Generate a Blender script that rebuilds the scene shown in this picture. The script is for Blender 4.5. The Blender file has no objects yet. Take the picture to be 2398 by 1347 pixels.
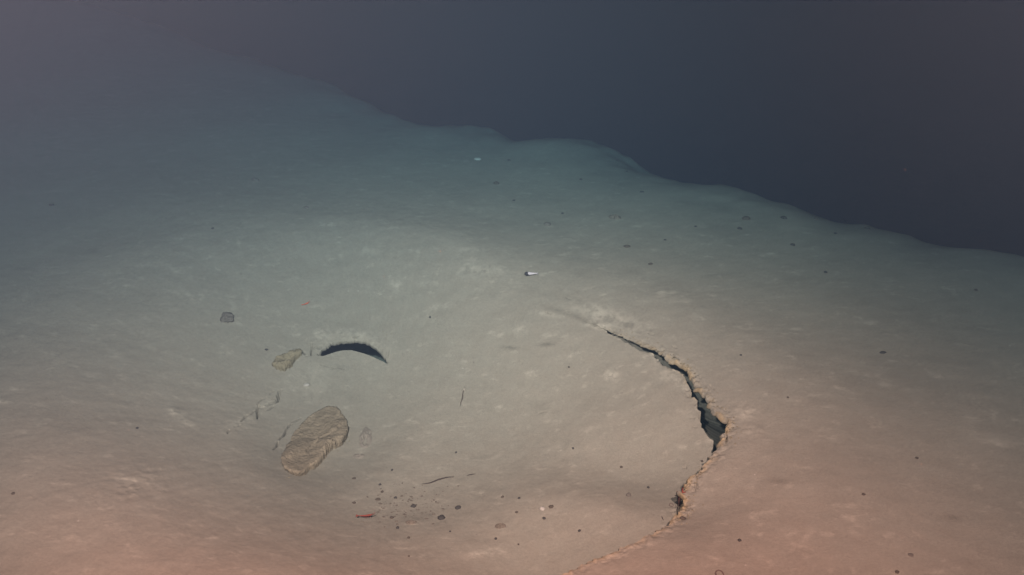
import bpy, bmesh, math, random
import numpy as np
from mathutils import Vector, noise as mnoise

S = bpy.context.scene
COL = S.collection
rnd = random.Random(11)

# ------------------------------------------------------------------ camera
CAM_H = 3.0
PITCH = math.radians(33.0)
FPX, CX, CY = 1882.0, 1199.0, 673.5            # focal length and centre for a 2398 px wide frame
cam_d = bpy.data.cameras.new("camera")
cam = bpy.data.objects.new("camera", cam_d)
COL.objects.link(cam)
cam_d.sensor_width = 36.0
cam_d.lens = 36.0 * FPX / 2398.0
cam_d.clip_start = 0.05
cam_d.clip_end = 300.0
cam.location = (0, 0, CAM_H)
cam.rotation_euler = (math.radians(90) - PITCH, 0, 0)
S.camera = cam

# ------------------------------------------------------------------ world: deep water outside the box, dim blue ambient light added
w = bpy.data.worlds.new("World")
S.world = w
w.use_nodes = True
bg = w.node_tree.nodes["Background"]
bg.inputs[0].default_value = (0.30, 0.42, 0.62, 1)
bg.inputs[1].default_value = 0.05

# ------------------------------------------------------------------ the submersible's two floodlights
def lamp(name, loc, aim, power, colour, cone, rad):
    l = bpy.data.lights.new(name, 'SPOT')
    l.energy = power
    l.color = colour
    l.spot_size = math.radians(cone)
    l.spot_blend = 1.0
    l.shadow_soft_size = rad
    o = bpy.data.objects.new(name, l)
    COL.objects.link(o)
    o.location = loc
    o.rotation_euler = (Vector(aim) - Vector(loc)).to_track_quat('-Z', 'Y').to_euler()
    return o
LC = (1.0, 0.154, 0.0925)
lamp("floodlight", (-0.55, 0.05, 3.75), (-1.8, 6.6, -0.3), 21000, LC, 84, 0.05)
lamp("floodlight", (0.65, 0.25, 3.85), (2.0, 5.9, -0.3), 12000, LC, 88, 0.04)

S.view_settings.view_transform = 'Standard'
S.view_settings.look = 'None'
S.view_settings.exposure = 0.0
S.view_settings.gamma = 1.0
S.cycles.volume_bounces = 0
S.cycles.max_bounces = 4
S.cycles.diffuse_bounces = 2

# ------------------------------------------------------------------ the water
SIG_A = (0.255, 0.090, 0.048)
SIG_S = (0.0022, 0.0077, 0.0138)

# ------------------------------------------------------------------ small maths
def ray(u, v):
    x = (u - CX) / FPX
    y = -(v - CY) / FPX
    c, s = math.cos(PITCH), math.sin(PITCH)
    return np.array([x, c + y * s, -s + y * c])

def unp(u, v, z=0.0):
    d = ray(u, v)
    t = (z - CAM_H) / d[2]
    return np.array([d[0] * t, d[1] * t])

_rs = np.random.RandomState(5)
_TAB = _rs.rand(256, 256).astype(np.float32) * 2 - 1
def vnoise(x, y, sc, off=0):
    x = x * sc + 31.7 * off + 500
    y = y * sc + 17.3 * off + 500
    xi = np.floor(x).astype(np.int64); yi = np.floor(y).astype(np.int64)
    fx = x - xi; fy = y - yi
    fx = fx * fx * fx * (fx * (fx * 6 - 15) + 10); fy = fy * fy * fy * (fy * (fy * 6 - 15) + 10)
    a = _TAB[xi & 255, yi & 255]; b = _TAB[(xi + 1) & 255, yi & 255]
    c = _TAB[xi & 255, (yi + 1) & 255]; d = _TAB[(xi + 1) & 255, (yi + 1) & 255]
    return (a * (1 - fx) + b * fx) * (1 - fy) + (c * (1 - fx) + d * fx) * fy
def fbm(x, y, sc, oct=4, gain=0.5, off=0):
    r = 0; a = 1.0
    for k in range(oct):
        r = r + a * vnoise(x, y, sc * 2.03 ** k, off + k * 3)
        a *= gain
    return r
def smooth(a, b, x):
    t = np.clip((x - a) / (b - a), 0, 1)
    return t * t * (3 - 2 * t)

# ------------------------------------------------------------------ the plain, its far drop-off and the broad shallow dish
RIDGE = [(-900, -140), (0, -40), (300, 40), (450, 98), (560, 122), (650, 150), (730, 185), (800, 212), (860, 248), (930, 268), (1000, 270), (1060, 274),
         (1130, 290), (1200, 305), (1280, 300), (1350, 306), (1430, 345), (1500, 385), (1600, 405), (1700, 420), (1800, 455), (1900, 480),
         (2000, 515), (2100, 545), (2250, 585), (2400, 606), (2700, 650), (3400, 780)]
RP = np.array([unp(u, v - np.interp(u, [400, 1300, 2000, 2400], [34, 38, 52, 62]), 0.0) for u, v in RIDGE])
def seg_dist(px, py, P):
    best = np.full(px.shape, 1e9); side = np.zeros(px.shape)
    for i in range(len(P) - 1):
        a, b = P[i], P[i + 1]
        d = b - a; L2 = d @ d
        t = np.clip(((px - a[0]) * d[0] + (py - a[1]) * d[1]) / L2, 0, 1)
        dx = px - a[0] - t * d[0]; dy = py - a[1] - t * d[1]
        q = np.hypot(dx, dy)
        cr = d[0] * (py - a[1]) - d[1] * (px - a[0])
        m = q < best
        best = np.where(m, q, best); side = np.where(m, np.sign(cr), side)
    return best, side

DISH = [(-100, 950), (-60, 760), (150, 610), (400, 540), (700, 500), (1000, 530), (1250, 585), (1550, 670), (1780, 780), (1930, 930), (1990, 1100),
        (1900, 1330), (1600, 1560), (1100, 1700), (600, 1640), (150, 1400), (-60, 1150)]
C1 = unp(960, 960, -0.3)
def ring_table(pts, c):
    o = []
    for u, v in pts:
        q = unp(u, v, 0.0) - c; o.append((math.atan2(q[1], q[0]), math.hypot(*q)))
    o.sort(); o = np.array(o)
    return np.vstack([o - [[2 * math.pi, 0]], o, o + [[2 * math.pi, 0]]])
_D = ring_table(DISH, C1)
thd = np.linspace(-math.pi, math.pi, 1441)
def soften(T, col, deg):
    o = np.zeros_like(thd)
    for k in np.linspace(-deg, deg, 81): o += np.interp(thd + math.radians(k), T[:, 0], T[:, col])
    return o / 81
_RD = soften(_D, 1, 16)
SAG = unp(1618, 1165, -.1)
def plain(x, y):
    z = 0.030 * vnoise(x, y, 0.45, 2) + 0.012 * vnoise(x, y, 1.3, 4) + 0.0035 * fbm(x, y, 4.0, 3, .5, 7) + 0.0010 * fbm(x, y, 22, 3, .55, 9)
    d, s = seg_dist(x, y, RP)
    ds = np.where(s > 0, d, -d) - .17 + 0.10 * fbm(x, y, 2.0, 3, .5, 21) * np.exp(-(d / 1.5) ** 2)
    z = z - np.minimum(.5 * (ds + np.sqrt(ds * ds + .30)) * 1.15, 4.5)
    e = np.hypot(x - SAG[0], (y - SAG[1]) * 1.1) / .26
    z = z - .06 * np.exp(-e ** 2)
    dx = x - C1[0]; dy = y - C1[1]
    q = np.clip(np.hypot(dx, dy) / np.interp(np.arctan2(dy, dx), thd, _RD), 0, 1)
    return z - .47 * .5 * (1 + np.cos(math.pi * q ** 1.15))
def hit(u, v, fn, t1=16):
    d = ray(u, v)
    t = np.linspace(2.6, t1, 3000)
    f = CAM_H + d[2] * t - fn(d[0] * t, d[1] * t)
    i = int(np.argmax(f < 0)) if (f < 0).any() else len(t) - 1
    tt = t[i - 1] + (t[i] - t[i - 1]) * f[i - 1] / (f[i - 1] - f[i])
    return np.array([d[0] * tt, d[1] * tt, CAM_H + d[2] * tt])

# ------------------------------------------------------------------ outline of the sunken part (read off the photo, laid on the plain)
C0 = unp(880, 940, -0.55)
RIM = [  # u, v, step height at the lip, opening strength
    (1110, 592, 0, 0), (1180, 640, 0, 0), (1240, 685, 0, 0), (1290, 717, .001, 0), (1350, 746, .004, .15), (1405, 768, .008, .5),
    (1450, 784, .018, 1), (1500, 806, .028, 1), (1545, 824, .036, 1), (1575, 843, .046, 1), (1608, 866, .045, 1),
    (1622, 896, .05, 1), (1640, 922, .065, 1), (1664, 948, .09, 1), (1680, 966, .12, 1), (1703, 984, .16, 1),
    (1697, 1010, .20, 1), (1692, 1045, .23, 1), (1663, 1078, .23, 1), (1637, 1096, .22, 1), (1608, 1125, .18, 1),
    (1592, 1155, .15, 1), (1590, 1190, .14, 1), (1568, 1222, .16, 1), (1520, 1252, .24, 1), (1440, 1290, .33, 1),
    (1370, 1320, .37, 1), (1300, 1346, .37, 1), (1200, 1385, .31, 1), (1080, 1430, .22, 1), (950, 1460, .16, .8),
    (780, 1490, .08, .4), (450, 1460, 0, 0), (180, 1330, 0, 0), (0, 1130, 0, 0), (-60, 900, 0, 0), (40, 720, 0, 0),
    (250, 610, 0, 0), (480, 520, 0, 0), (700, 490, 0, 0), (880, 500, 0, 0), (1020, 545, 0, 0)]
_rows = []
for p in RIM:
    q = hit(p[0], p[1], plain)[:2] - C0
    _rows.append((math.atan2(q[1], q[0]), math.hypot(*q), p[2], p[3]))
_rows.sort(); TB = np.array(_rows); _w2 = np.array([[2 * math.pi, 0, 0, 0]])
TB = np.vstack([TB[-1:] - _w2, TB, TB[:1] + _w2])
def R_of(th): return np.interp(th, TB[:, 0], TB[:, 1])
def S_of(th): return np.interp(th, TB[:, 0], TB[:, 2])
def A_of(th): return np.interp(th, TB[:, 0], TB[:, 3])
_r = R_of(thd); _px = C0[0] + _r * np.cos(thd) - C1[0]; _py = C0[1] + _r * np.sin(thd) - C1[1]
_t = np.arctan2(_py, _px); _o = np.argsort(_t)
_T = np.stack([_t[_o], np.hypot(_px, _py)[_o], S_of(thd)[_o]], 1)
_T = np.vstack([_T - [[2 * math.pi, 0, 0]], _T, _T + [[2 * math.pi, 0, 0]]])
_R1 = soften(_T, 1, 12); _S1 = soften(_T, 2, 5)
def R1_of(t): return np.interp(t, thd, _R1)
def S1_of(t): return np.interp(t, thd, _S1)
DEPTH = 0.14
LOW = unp(1000, 1130, -0.55)
INN = unp(770, 960, -0.5)
def pol(x, y):
    dx = x - C0[0]; dy = y - C0[1]
    return np.arctan2(dy, dx), np.hypot(dx, dy)
def inner_depth(x, y, th, r):
    dx = x - C1[0]; dy = y - C1[1]; t1 = np.arctan2(dy, dx)
    q = np.clip(np.hypot(dx, dy) / R1_of(t1), 0, 1)
    g = 0.5 * (1 + np.cos(math.pi * q ** 1.35))
    d = DEPTH * g
    d = d + S1_of(t1) * (1 - g) * smooth(.25, .9, q)
    e = np.hypot((x - LOW[0]) / .9, (y - LOW[1]) / .6)
    d = d + 0.05 * np.exp(-e * e) * (1 - q ** 4)
    e = np.hypot((x - INN[0]) / .42, (y - INN[1]) / .50)
    d = d + 0.05 * (1 - smooth(.6, 1.5, e))
    # gullies and slump lobes running down the slope
    st = vnoise(np.cos(th) * 22 + r * .4, np.sin(th) * 22, 1.0, 3) * 0.6 + vnoise(np.cos(th) * 50, np.sin(th) * 50 + r * .6, 1.0, 5) * 0.4
    d = d + 0.0012 * st * smooth(.25, .5, q) * (1 - smooth(.8, 1, q)) * smooth(0.4, 1.3, np.abs(th))
    return d

def gp(u, v): return pixel_hit(u, v)[:2]
GROOVES = []     # filled below: (polyline, half width, depth)
def base_z(x, y, inside=None):
    th, r = pol(x, y)
    if inside is None: inside = r < R_of(th)
    return plain(x, y) - np.where(inside, inner_depth(x, y, th, r), 0)
def pixel_hit(u, v): return hit(u, v, base_z)

# the crescent opening: outer lip and inner edge as radii about C0
CL = [(746, 834), (756, 818), (775, 806), (800, 799), (838, 797), (862, 804), (885, 819), (897, 834), (908, 853)]
CI = [(746, 836), (760, 833), (780, 826), (800, 821), (822, 820), (845, 826), (868, 834), (888, 843), (908, 854)]
def curve_tab(pts):
    o = []
    for u, v in pts:
        q = gp(u, v) - C0
        o.append((math.atan2(q[1], q[0]), math.hypot(q[0], q[1])))
    o.sort()
    return np.array(o)
TL, TI = curve_tab(CL), curve_tab(CI)
TH0, TH1 = TL[0, 0], TL[-1, 0]
def extrap(th, T):
    return np.interp(th, T[:, 0], T[:, 1])

L = lambda *p: list(p)
GROOVE_PX = [
    (L((640, 1053), (649, 1041), (651, 1034)), 1.0), (L((653, 1030), (664, 1020), (669, 1008), (673, 1002)), 1.0),
    (L((673, 1002), (682, 992), (684, 994)), 1.1), (L((684, 989), (694, 985), (703, 980)), 1.2),
    (L((533, 1015), (537, 1007)), .8), (L((551, 1000), (562, 996)), 1.1), (L((565, 988), (572, 980), (579, 973)), 1.1),
    (L((602, 981), (602, 962), (604, 945)), 1.0), (L((622, 962), (632, 957), (640, 951)), .9),
    (L((623, 949), (634, 944), (648, 939), (651, 926), (653, 918), (659, 913)), 1.5), (L((610, 956), (618, 952)), .7), (L((579, 973), (590, 968), (600, 961)), .6), (L((638, 936), (646, 930)), .7), (L((604, 944), (613, 936), (624, 930)), .6), (L((630, 925), (640, 915)), .6),
    (L((656, 837), (668, 832)), .8), (L((674, 828), (686, 827), (699, 819), (706, 822), (713, 829)), 1.5),
    (L((728, 833), (730, 816), (731, 806)), .8), (L((716, 834), (723, 833)), .8), (L((735, 816), (748, 818), (752, 814)), 1.0),
    (L((750, 854), (766, 859), (781, 862)), .6), (L((772, 864), (790, 861), (806, 865)), .7),
    (L((795, 789), (806, 789)), .8), (L((826, 791), (840, 790)), .8),
    (L((1518, 779), (1531, 784)), .9), (L((1408, 775), (1428, 775), (1440, 778)), 1.1), (L((1280, 731), (1288, 735)), .9),
    (L((1568, 830), (1576, 831), (1590, 843)), .9), (L((1576, 810), (1584, 815)), .8), (L((1262, 969), (1270, 966), (1281, 964)), .9),
    (L((1697, 959), (1706, 964)), 1.0), (L((1663, 902), (1672, 912)), .7), (L((1714, 989), (1720, 992)), .9),
    (L((1614, 888), (1620, 890)), .7), (L((1617, 978), (1627, 979)), .8), (L((1622, 997), (1632, 999)), .8),
    (L((1680, 1025), (1690, 1032), (1701, 1034)), .9), (L((1432, 880), (1422, 883)), 1.0), (L((1630, 1125), (1634, 1140), (1626, 1150)), .7),
    (L((1620, 1135), (1632, 1142)), .7), (L((1086, 915), (1082, 934), (1078, 950)), .55), (L((1325, 695), (1336, 701)), .5),
    (L((1600, 1095), (1608, 1096)), .8), (L((1630, 1110), (1634, 1120)), .8), (L((1600, 1187), (1605, 1194)), .9),
]
for pts, wd in GROOVE_PX:
    P = np.array([gp(u, v) for u, v in pts])
    # wander a little between the picked points
    Q = [P[0]]
    for a, b in zip(P[:-1], P[1:]):
        n = max(2, int(np.hypot(*(b - a)) / .018))
        for k in range(1, n + 1):
            q = a + (b - a) * k / n
            if k < n: q = q + np.array([rnd.uniform(-1, 1), rnd.uniform(-1, 1)]) * .0045
            Q.append(q)
    GROOVES.append((np.array(Q), (.0056 * wd), .07 * min(1.2, wd)))

def grooves(x, y):
    g = np.zeros(x.shape)
    for P, wd, dp in GROOVES:
        lo = P.min(0) - .05; hi = P.max(0) + .05
        m = np.nonzero((x > lo[0]) & (x < hi[0]) & (y > lo[1]) & (y < hi[1]))
        if len(m[0]) == 0: continue
        d, s = seg_dist(x[m], y[m], P)
        L = np.hypot(x[m] - P[0][0], y[m] - P[0][1]); L2 = np.hypot(x[m] - P[-1][0], y[m] - P[-1][1])
        tap = .25 + .75 * np.clip(np.minimum(L, L2) / .05, 0, 1)
        g[m] = np.maximum(g[m], dp * tap * np.exp(-(d / (wd * (0.6 + .4 * tap))) ** 4))
        # one side of each break is lifted
        g[m] -= .003 * np.exp(-(d / .022) ** 2) * (s > 0) * tap
    return g

# mounds, dimples: u, v, radius px, height m
BUMPS = [(1217, 773, 16, .012), (1430, 880, 18, .018), (855, 1015, 13, .010), (855, 1035, 12, .010), (752, 786, 20, .012), (962, 1225, 16, .014),
         (1172, 1234, 14, .014), (1487, 860, 7, .010), (930, 670, 14, .010), (718, 903, 6, .012), (1560, 690, 34, .010),
         (570, 990, 26, .010), (598, 423, 12, .010), (1440, 510, 18, .010), (1282, 527, 12, .012), (320, 1130, 40, .012), (410, 968, 14, .012),
         (440, 990, 10, .010), (1750, 515, 10, .012), (1335, 1045, 12, .008), (1025, 1168, 16, .008), (1275, 965, 14, .010), (1660, 1000, 9, .010),
         (1745, 965, 22, .012), (1760, 1010, 22, .012)]
BW = [(gp(u, v), r / FPX * 5.6, h) for u, v, r, h in BUMPS]
BW = [(c, r, h * .55) for c, r, h in BW]
def bumps(x, y):
    z = np.zeros(x.shape)
    for c, r, h in BW:
        m = np.nonzero((np.abs(x - c[0]) < 3 * r) & (np.abs(y - c[1]) < 4 * r))
        if len(m[0]) == 0: continue
        e = np.hypot((x[m] - c[0]) / r, (y[m] - c[1]) / (1.3 * r))
        z[m] += h * np.exp(-e * e) * (1 + .5 * fbm(x[m], y[m], 30, 2, .5, 4))
    return z

# ------------------------------------------------------------------ the sea floor: ONE sheet, folded under its own lips
NT = 2300
th = (np.arange(NT) / NT) * 2 * math.pi - math.pi
R = R_of(th); Sst = S_of(th); A = A_of(th)
arc = th * 2.0
jag = (vnoise(arc, arc * 0, 9, 1) * .020 + vnoise(arc, arc * 0, 21, 2) * .016 + np.abs(vnoise(arc, arc * 0, 47, 3)) * .016 + vnoise(arc, arc * 0, 100, 3) * .007)
_tj = math.atan2(*(hit(1570, 1225, plain)[:2] - C0)[::-1])
JF = .55 + .45 * smooth(_tj - .06, _tj + .06, th)      # the break softens towards the near rim
jag = jag * JF
R = R + jag * A * smooth(0, .08, Sst) * .9 + jag * A * .25
# crescent
_e = np.array([[TL[-1, 0] - 2 * math.pi, TL[-1, 1]]]); _f = np.array([[TL[0, 0] + 2 * math.pi, TL[0, 1]]])
TL = np.vstack([_e, TL, _f])
_e = np.array([[TI[-1, 0] - 2 * math.pi, TI[-1, 1]]]); _f = np.array([[TI[0, 0] + 2 * math.pi, TI[0, 1]]])
TI = np.vstack([_e, TI, _f])
inC = (th >= TH0) & (th <= TH1)
RA = np.interp(th, TL[:, 0], TL[:, 1]); RI = np.interp(th, TI[:, 0], TI[:, 1])
AC = np.where(inC, smooth(0, .03, np.minimum(th - TH0, TH1 - th)), 0)
RA = RA + AC * (vnoise(th * 8, th * 0, 3, 5) * .007 + vnoise(th * 8, th * 0, 8, 6) * .003)
WA = np.clip(RA - RI, 0.0, 1) * AC
K = []; X = []; Y = []; Z = []; F = []
def ring(r, zfun):
    x = C0[0] + r * np.cos(th); y = C0[1] + r * np.sin(th)
    X.append(x); Y.append(y); Z.append(zfun)
# build radii per ring with a code: inside floor (0), folded floor drop, outer (1)
rings = []   # (r array, mode, extra drop array)
zero = np.zeros(NT)
n0, n3 = 210, 520
for k in range(n0):
    q = (k + .4) / n0
    rings.append((q * (RA - WA), 0, zero))
nf = 9
for k in range(nf + 1):                     # floor falling away into the opening
    q = k / nf
    fold = -WA * (1 - smooth(0, .5, np.array(q))) + .95 * q ** 2
    mono = q * .012
    rings.append((RA + AC * fold + (1 - AC) * mono, 0, AC * 1.1 * q ** .75))
for k, (fr, ex) in enumerate([(.97, .8), (.9, .35), (.6, .10), (.25, .065), (.03, .045), (-.004, .018), (0, .002)]):   # back wall up and out again beneath the lip
    rings.append((RA + AC * fr + (1 - AC) * (.012 + .001 * (k + 1)), 0, AC * ex))
RA2 = RA + (1 - AC) * .020
WB = A * (.013 + .012 * vnoise(th * 2, th * 0, 22, 9))       # width of the broken floor before the main lip
hole = np.exp(-((th - math.atan2(*(hit(1672, 975, plain)[:2] - C0)[::-1])) / .085) ** 2) + .25 * np.exp(-((th - math.atan2(*(hit(1560, 834, plain)[:2] - C0)[::-1])) / .12) ** 2)
hole = hole * A
WB = WB + .05 * np.minimum(hole, 1)
# where the lip merely hides the floor behind it, the gap closes
_t1 = math.atan2(*(hit(1692, 1040, plain)[:2] - C0)[::-1]); _t0 = math.atan2(*(hit(1640, 1096, plain)[:2] - C0)[::-1])
HO = smooth(_t0, _t1, th)
WB = WB * HO
UB = .05 + .75 * smooth(0, .04, Sst)
EB = A * (.02 + .78 * smooth(0.004, .04, Sst) * HO)
for e_ in (.0004, .0009, .0015):
    rings.append((RA2 + e_, 0, zero))
for k in range(n3):
    q = (k + 1) / n3
    q = 1 - (1 - q) ** 1.12
    rings.append((RA2 + (R - WB - RA2) * q, 0, AC * -.02 * math.exp(-(q * 14) ** 2) * (1 - math.exp(-(q * 45) ** 2))))
for k in range(12):
    q = (k + 1) / 12
    fold = -WB * (1 - smooth(0, .5, np.array(q))) + UB * q ** 2
    mono = q * .012
    rings.append((R + A * fold + (1 - A) * mono, 0, EB * q ** .75))
for k in range(10):
    q = (k + 1) / 10
    thick = np.minimum(.032, Sst * .6 + .004)
    if k < 6:
        qq = (k + 1) / 6
        fold = UB * (1 - qq) ** 1.3 + .012 * math.sin(qq * 9)
        rings.append((R + A * fold + (1 - A) * (.012 + .008 * q), 2, (qq, thick)))
    else:
        qq = (k - 5) / 4
        fold = -.006 * math.sin(qq * math.pi) + jag * .3 * math.sin(qq * math.pi)
        rings.append((R + A * fold + (1 - A) * (.012 + .008 * q), 3, (qq, thick)))
Rout = R + (1 - A) * .020
n6 = 230
for e_ in (.0008, .002):
    rings.append((Rout + e_, 1, zero))
for k in range(n6):
    q = (k + 1) / n6
    dr = .004 * (k + 1) if k < 20 else .08 + 62 * ((k - 19) / (n6 - 20)) ** 3.2 + .004 * (k - 19)
    rings.append((Rout + dr, 1, zero))
NR = len(rings)
RR = np.array([r[0] for r in rings])
XX = C0[0] + RR * np.cos(th)[None, :]; YY = C0[1] + RR * np.sin(th)[None, :]
PL = plain(XX, YY)
ID = inner_depth(XX, YY, np.broadcast_to(th, XX.shape), RR)
GV = grooves(XX, YY); BP = bumps(XX, YY)
ZZ = np.empty_like(XX)
# lip: the crust dips or lifts slightly at its edge
for i, (r, mode, ex) in enumerate(rings):
    if mode == 0:
        ZZ[i] = PL[i] - ID[i] - ex - GV[i] + BP[i]
    elif mode == 1:
        ZZ[i] = PL[i] - GV[i] + BP[i]
    else:
        qq, thick = ex
        zin = PL[i] - ID[i] - EB
        ztop = PL[i] - thick * A
        if mode == 2: ZZ[i] = zin * (1 - qq) ** 5 + ztop * (1 - (1 - qq) ** 5)
        else: ZZ[i] = PL[i] - thick * A * (1 - qq)
# crumbly roughness close to the lip
dl = np.abs(RR - R[None, :])
ZZ += (.010 * fbm(XX, YY, 30, 3, .65, 3) - .003) * np.exp(-(dl / .05) ** 2) * (JF * A * smooth(0, .05, Sst))[None, :]
ZZ += .005 * fbm(XX, YY, 16, 2, .5, 8) * np.exp(-(np.abs(RR - RA[None, :]) / .04) ** 2) * AC[None, :]

# pale / dark stains and two painted shadow smudges in the mud: u, v, ru, rv (px), strength, tilt in degrees
STAINS_SHADOWS = [(1215, 773, 14, 10, .55, 0), (1430, 880, 15, 11, .7, 0), (404, 962, 16, 8, .7, -35), (440, 990, 24, 6, .5, -30), (275, 1128, 12, 7, .4, 0), (325, 1128, 50, 6, .55, -10),
    (35, 910, 15, 4, .8, 0), (4, 942, 12, 5, .6, 0), (490, 1259, 20, 4, .6, 0), (1130, 1298, 36, 7, .7, 3), (945, 1284, 36, 4, .45, 0), (750, 785, 20, 9, .65, 0), (830, 785, 60, 12, .45, 0), (895, 812, 18, 20, .3, 0),
    (1430, 745, 90, 20, .6, -17), (1130, 632, 70, 16, .45, 0), (928, 668, 14, 16, .5, 0), (1570, 872, 45, 28, .35, -30), (1290, 738, 40, 6, .6, -10), (1400, 762, 30, 6, .7, -10),
    (570, 988, 26, 10, .6, 10), (620, 950, 25, 14, .35, 40), (2330, 1030, 60, 12, .4, -12), (2265, 980, 25, 14, .35, -10), (1795, 594, 16, 3, .5, 0), (1745, 965, 20, 22, .5, 30), (1760, 1012, 18, 12, .45, 0),
    (2130, 915, 22, 6, .3, 0), (1943, 952, 9, 3, .9, 0), (1440, 1300, 50, 6, .35, 18), (1520, 1275, 40, 6, .35, 18), (718, 903, 7, 4, .9, 0), (730, 900, 50, 50, .22, 0), (1560, 685, 24, 8, .5, 0), (1640, 680, 24, 8, .3, 0), (1600, 705, 30, 5, .4, 0),
    (2060, 870, 12, 6, .4, 0), (2078, 900, 16, 6, .5, 0), (330, 566, 8, 4, .6, 0), (1000, 665, 36, 6, .3, 0), (60, 690, 8, 8, .25, 0), (560, 570, 8, 20, .3, 0), (545, 700, 6, 26, .25, 0), (578, 700, 6, 26, .25, 0),
    (1405, 463, 12, 4, .35, 0), (1868, 770, 7, 3, .6, 0), (1845, 714, 6, 2, .9, 0), (1775, 708, 4, 2, .7, 0), (1885, 664, 4, 2, .7, 0), (1960, 1032, 10, 4, .3, 0), (1665, 1032, 14, 7, .4, 0), (1600, 1047, 14, 6, .4, 0),
    (1100, 585, 30, 8, .3, 0), (860, 590, 30, 10, .3, 0), (660, 600, 30, 8, .25, 0), (420, 640, 40, 10, .25, -30), (250, 810, 50, 5, .3, -40), (300, 770, 60, 5, .25, -40), (450, 700, 50, 6, .25, -40),
    (1197, 815, 18, 4.5, -.55, 0), (1280, 807, 18, 4.5, -.55, 3), (1825, 1127, 30, 8, -.45, 0), (2235, 1212, 13, 8, -.4, 0), (1325, 735, 70, 8, -.3, -12), (1470, 760, 60, 9, -.4, -17), (1330, 700, 60, 8, -.2, -10)]  # first two: cast-shadow smudges painted into the mud colour
ST = np.zeros_like(XX)
for u, v, ru, rv, s, tl in STAINS_SHADOWS:
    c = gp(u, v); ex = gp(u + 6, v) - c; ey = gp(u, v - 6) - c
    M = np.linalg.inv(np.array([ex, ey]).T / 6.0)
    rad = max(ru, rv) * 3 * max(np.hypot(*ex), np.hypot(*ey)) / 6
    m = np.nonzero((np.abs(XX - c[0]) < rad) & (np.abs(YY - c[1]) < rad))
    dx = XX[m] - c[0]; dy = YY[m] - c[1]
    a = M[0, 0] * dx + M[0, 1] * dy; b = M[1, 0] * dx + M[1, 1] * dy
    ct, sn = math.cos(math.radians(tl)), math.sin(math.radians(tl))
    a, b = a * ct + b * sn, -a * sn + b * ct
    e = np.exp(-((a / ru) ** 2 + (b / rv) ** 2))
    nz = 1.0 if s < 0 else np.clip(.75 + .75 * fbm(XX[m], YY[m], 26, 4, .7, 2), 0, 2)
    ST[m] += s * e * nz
# long faint streaks running down the slopes
thb = np.broadcast_to(th, XX.shape)
q = RR / R_of(th)[None, :]
stk = vnoise(np.cos(thb) * 34 + RR * .5, np.sin(thb) * 34, 1.0, 3) + vnoise(np.cos(thb) * 80, np.sin(thb) * 80 + RR * .8, 1.0, 5)
ST += .045 * np.clip(stk, -.3, 1.5) * smooth(.3, .6, q) * (1 - smooth(.85, 1.1, q)) * smooth(.5, 1.5, np.abs(thb))
# freshly broken, oxidised crust along the lips
BR = JF[None, :] * np.exp(-(dl / .022) ** 2) * (A * smooth(0, .06, Sst))[None, :] * np.clip(.7 + .8 * fbm(XX, YY, 22, 3, .6, 12), 0, 1)

me = bpy.data.meshes.new("seabed")
nv = NR * NT + 1
co = np.empty((nv, 3), np.float32)
co[:-1, 0] = XX.ravel(); co[:-1, 1] = YY.ravel(); co[:-1, 2] = ZZ.ravel()
co[-1] = (C0[0], C0[1], ZZ[0].mean())
i = np.arange(NR - 1)[:, None] * NT; j = np.arange(NT)[None, :]; j2 = (j + 1) % NT
quads = np.stack([i + j, i + NT + j, i + NT + j2, i + j2], -1).reshape(-1, 4)
tris = np.stack([np.full(NT, nv - 1), np.arange(NT), (np.arange(NT) + 1) % NT], -1)
nl = quads.size + tris.size
me.vertices.add(nv); me.vertices.foreach_set("co", co.ravel())
me.loops.add(nl); me.loops.foreach_set("vertex_index", np.concatenate([quads.ravel(), tris.ravel()]).astype(np.int32))
npoly = len(quads) + len(tris)
me.polygons.add(npoly)
ls = np.concatenate([np.arange(len(quads)) * 4, quads.size + np.arange(len(tris)) * 3]).astype(np.int32)
me.polygons.foreach_set("loop_start", ls)
try:
    me.polygons.foreach_set("loop_total", np.concatenate([np.full(len(quads), 4), np.full(len(tris), 3)]).astype(np.int32))
except Exception:
    pass
me.update(calc_edges=True)
me.polygons.foreach_set("use_smooth", np.ones(npoly, dtype=bool))
for nm, arr in (("stain", ST), ("broken", BR)):  # stain holds mud stains and the painted shadow smudges
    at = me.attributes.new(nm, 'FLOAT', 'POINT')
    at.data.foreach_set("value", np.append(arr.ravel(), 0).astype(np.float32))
seabed = bpy.data.objects.new("seabed", me)
seabed["kind"] = "structure"
COL.objects.link(seabed)

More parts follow.
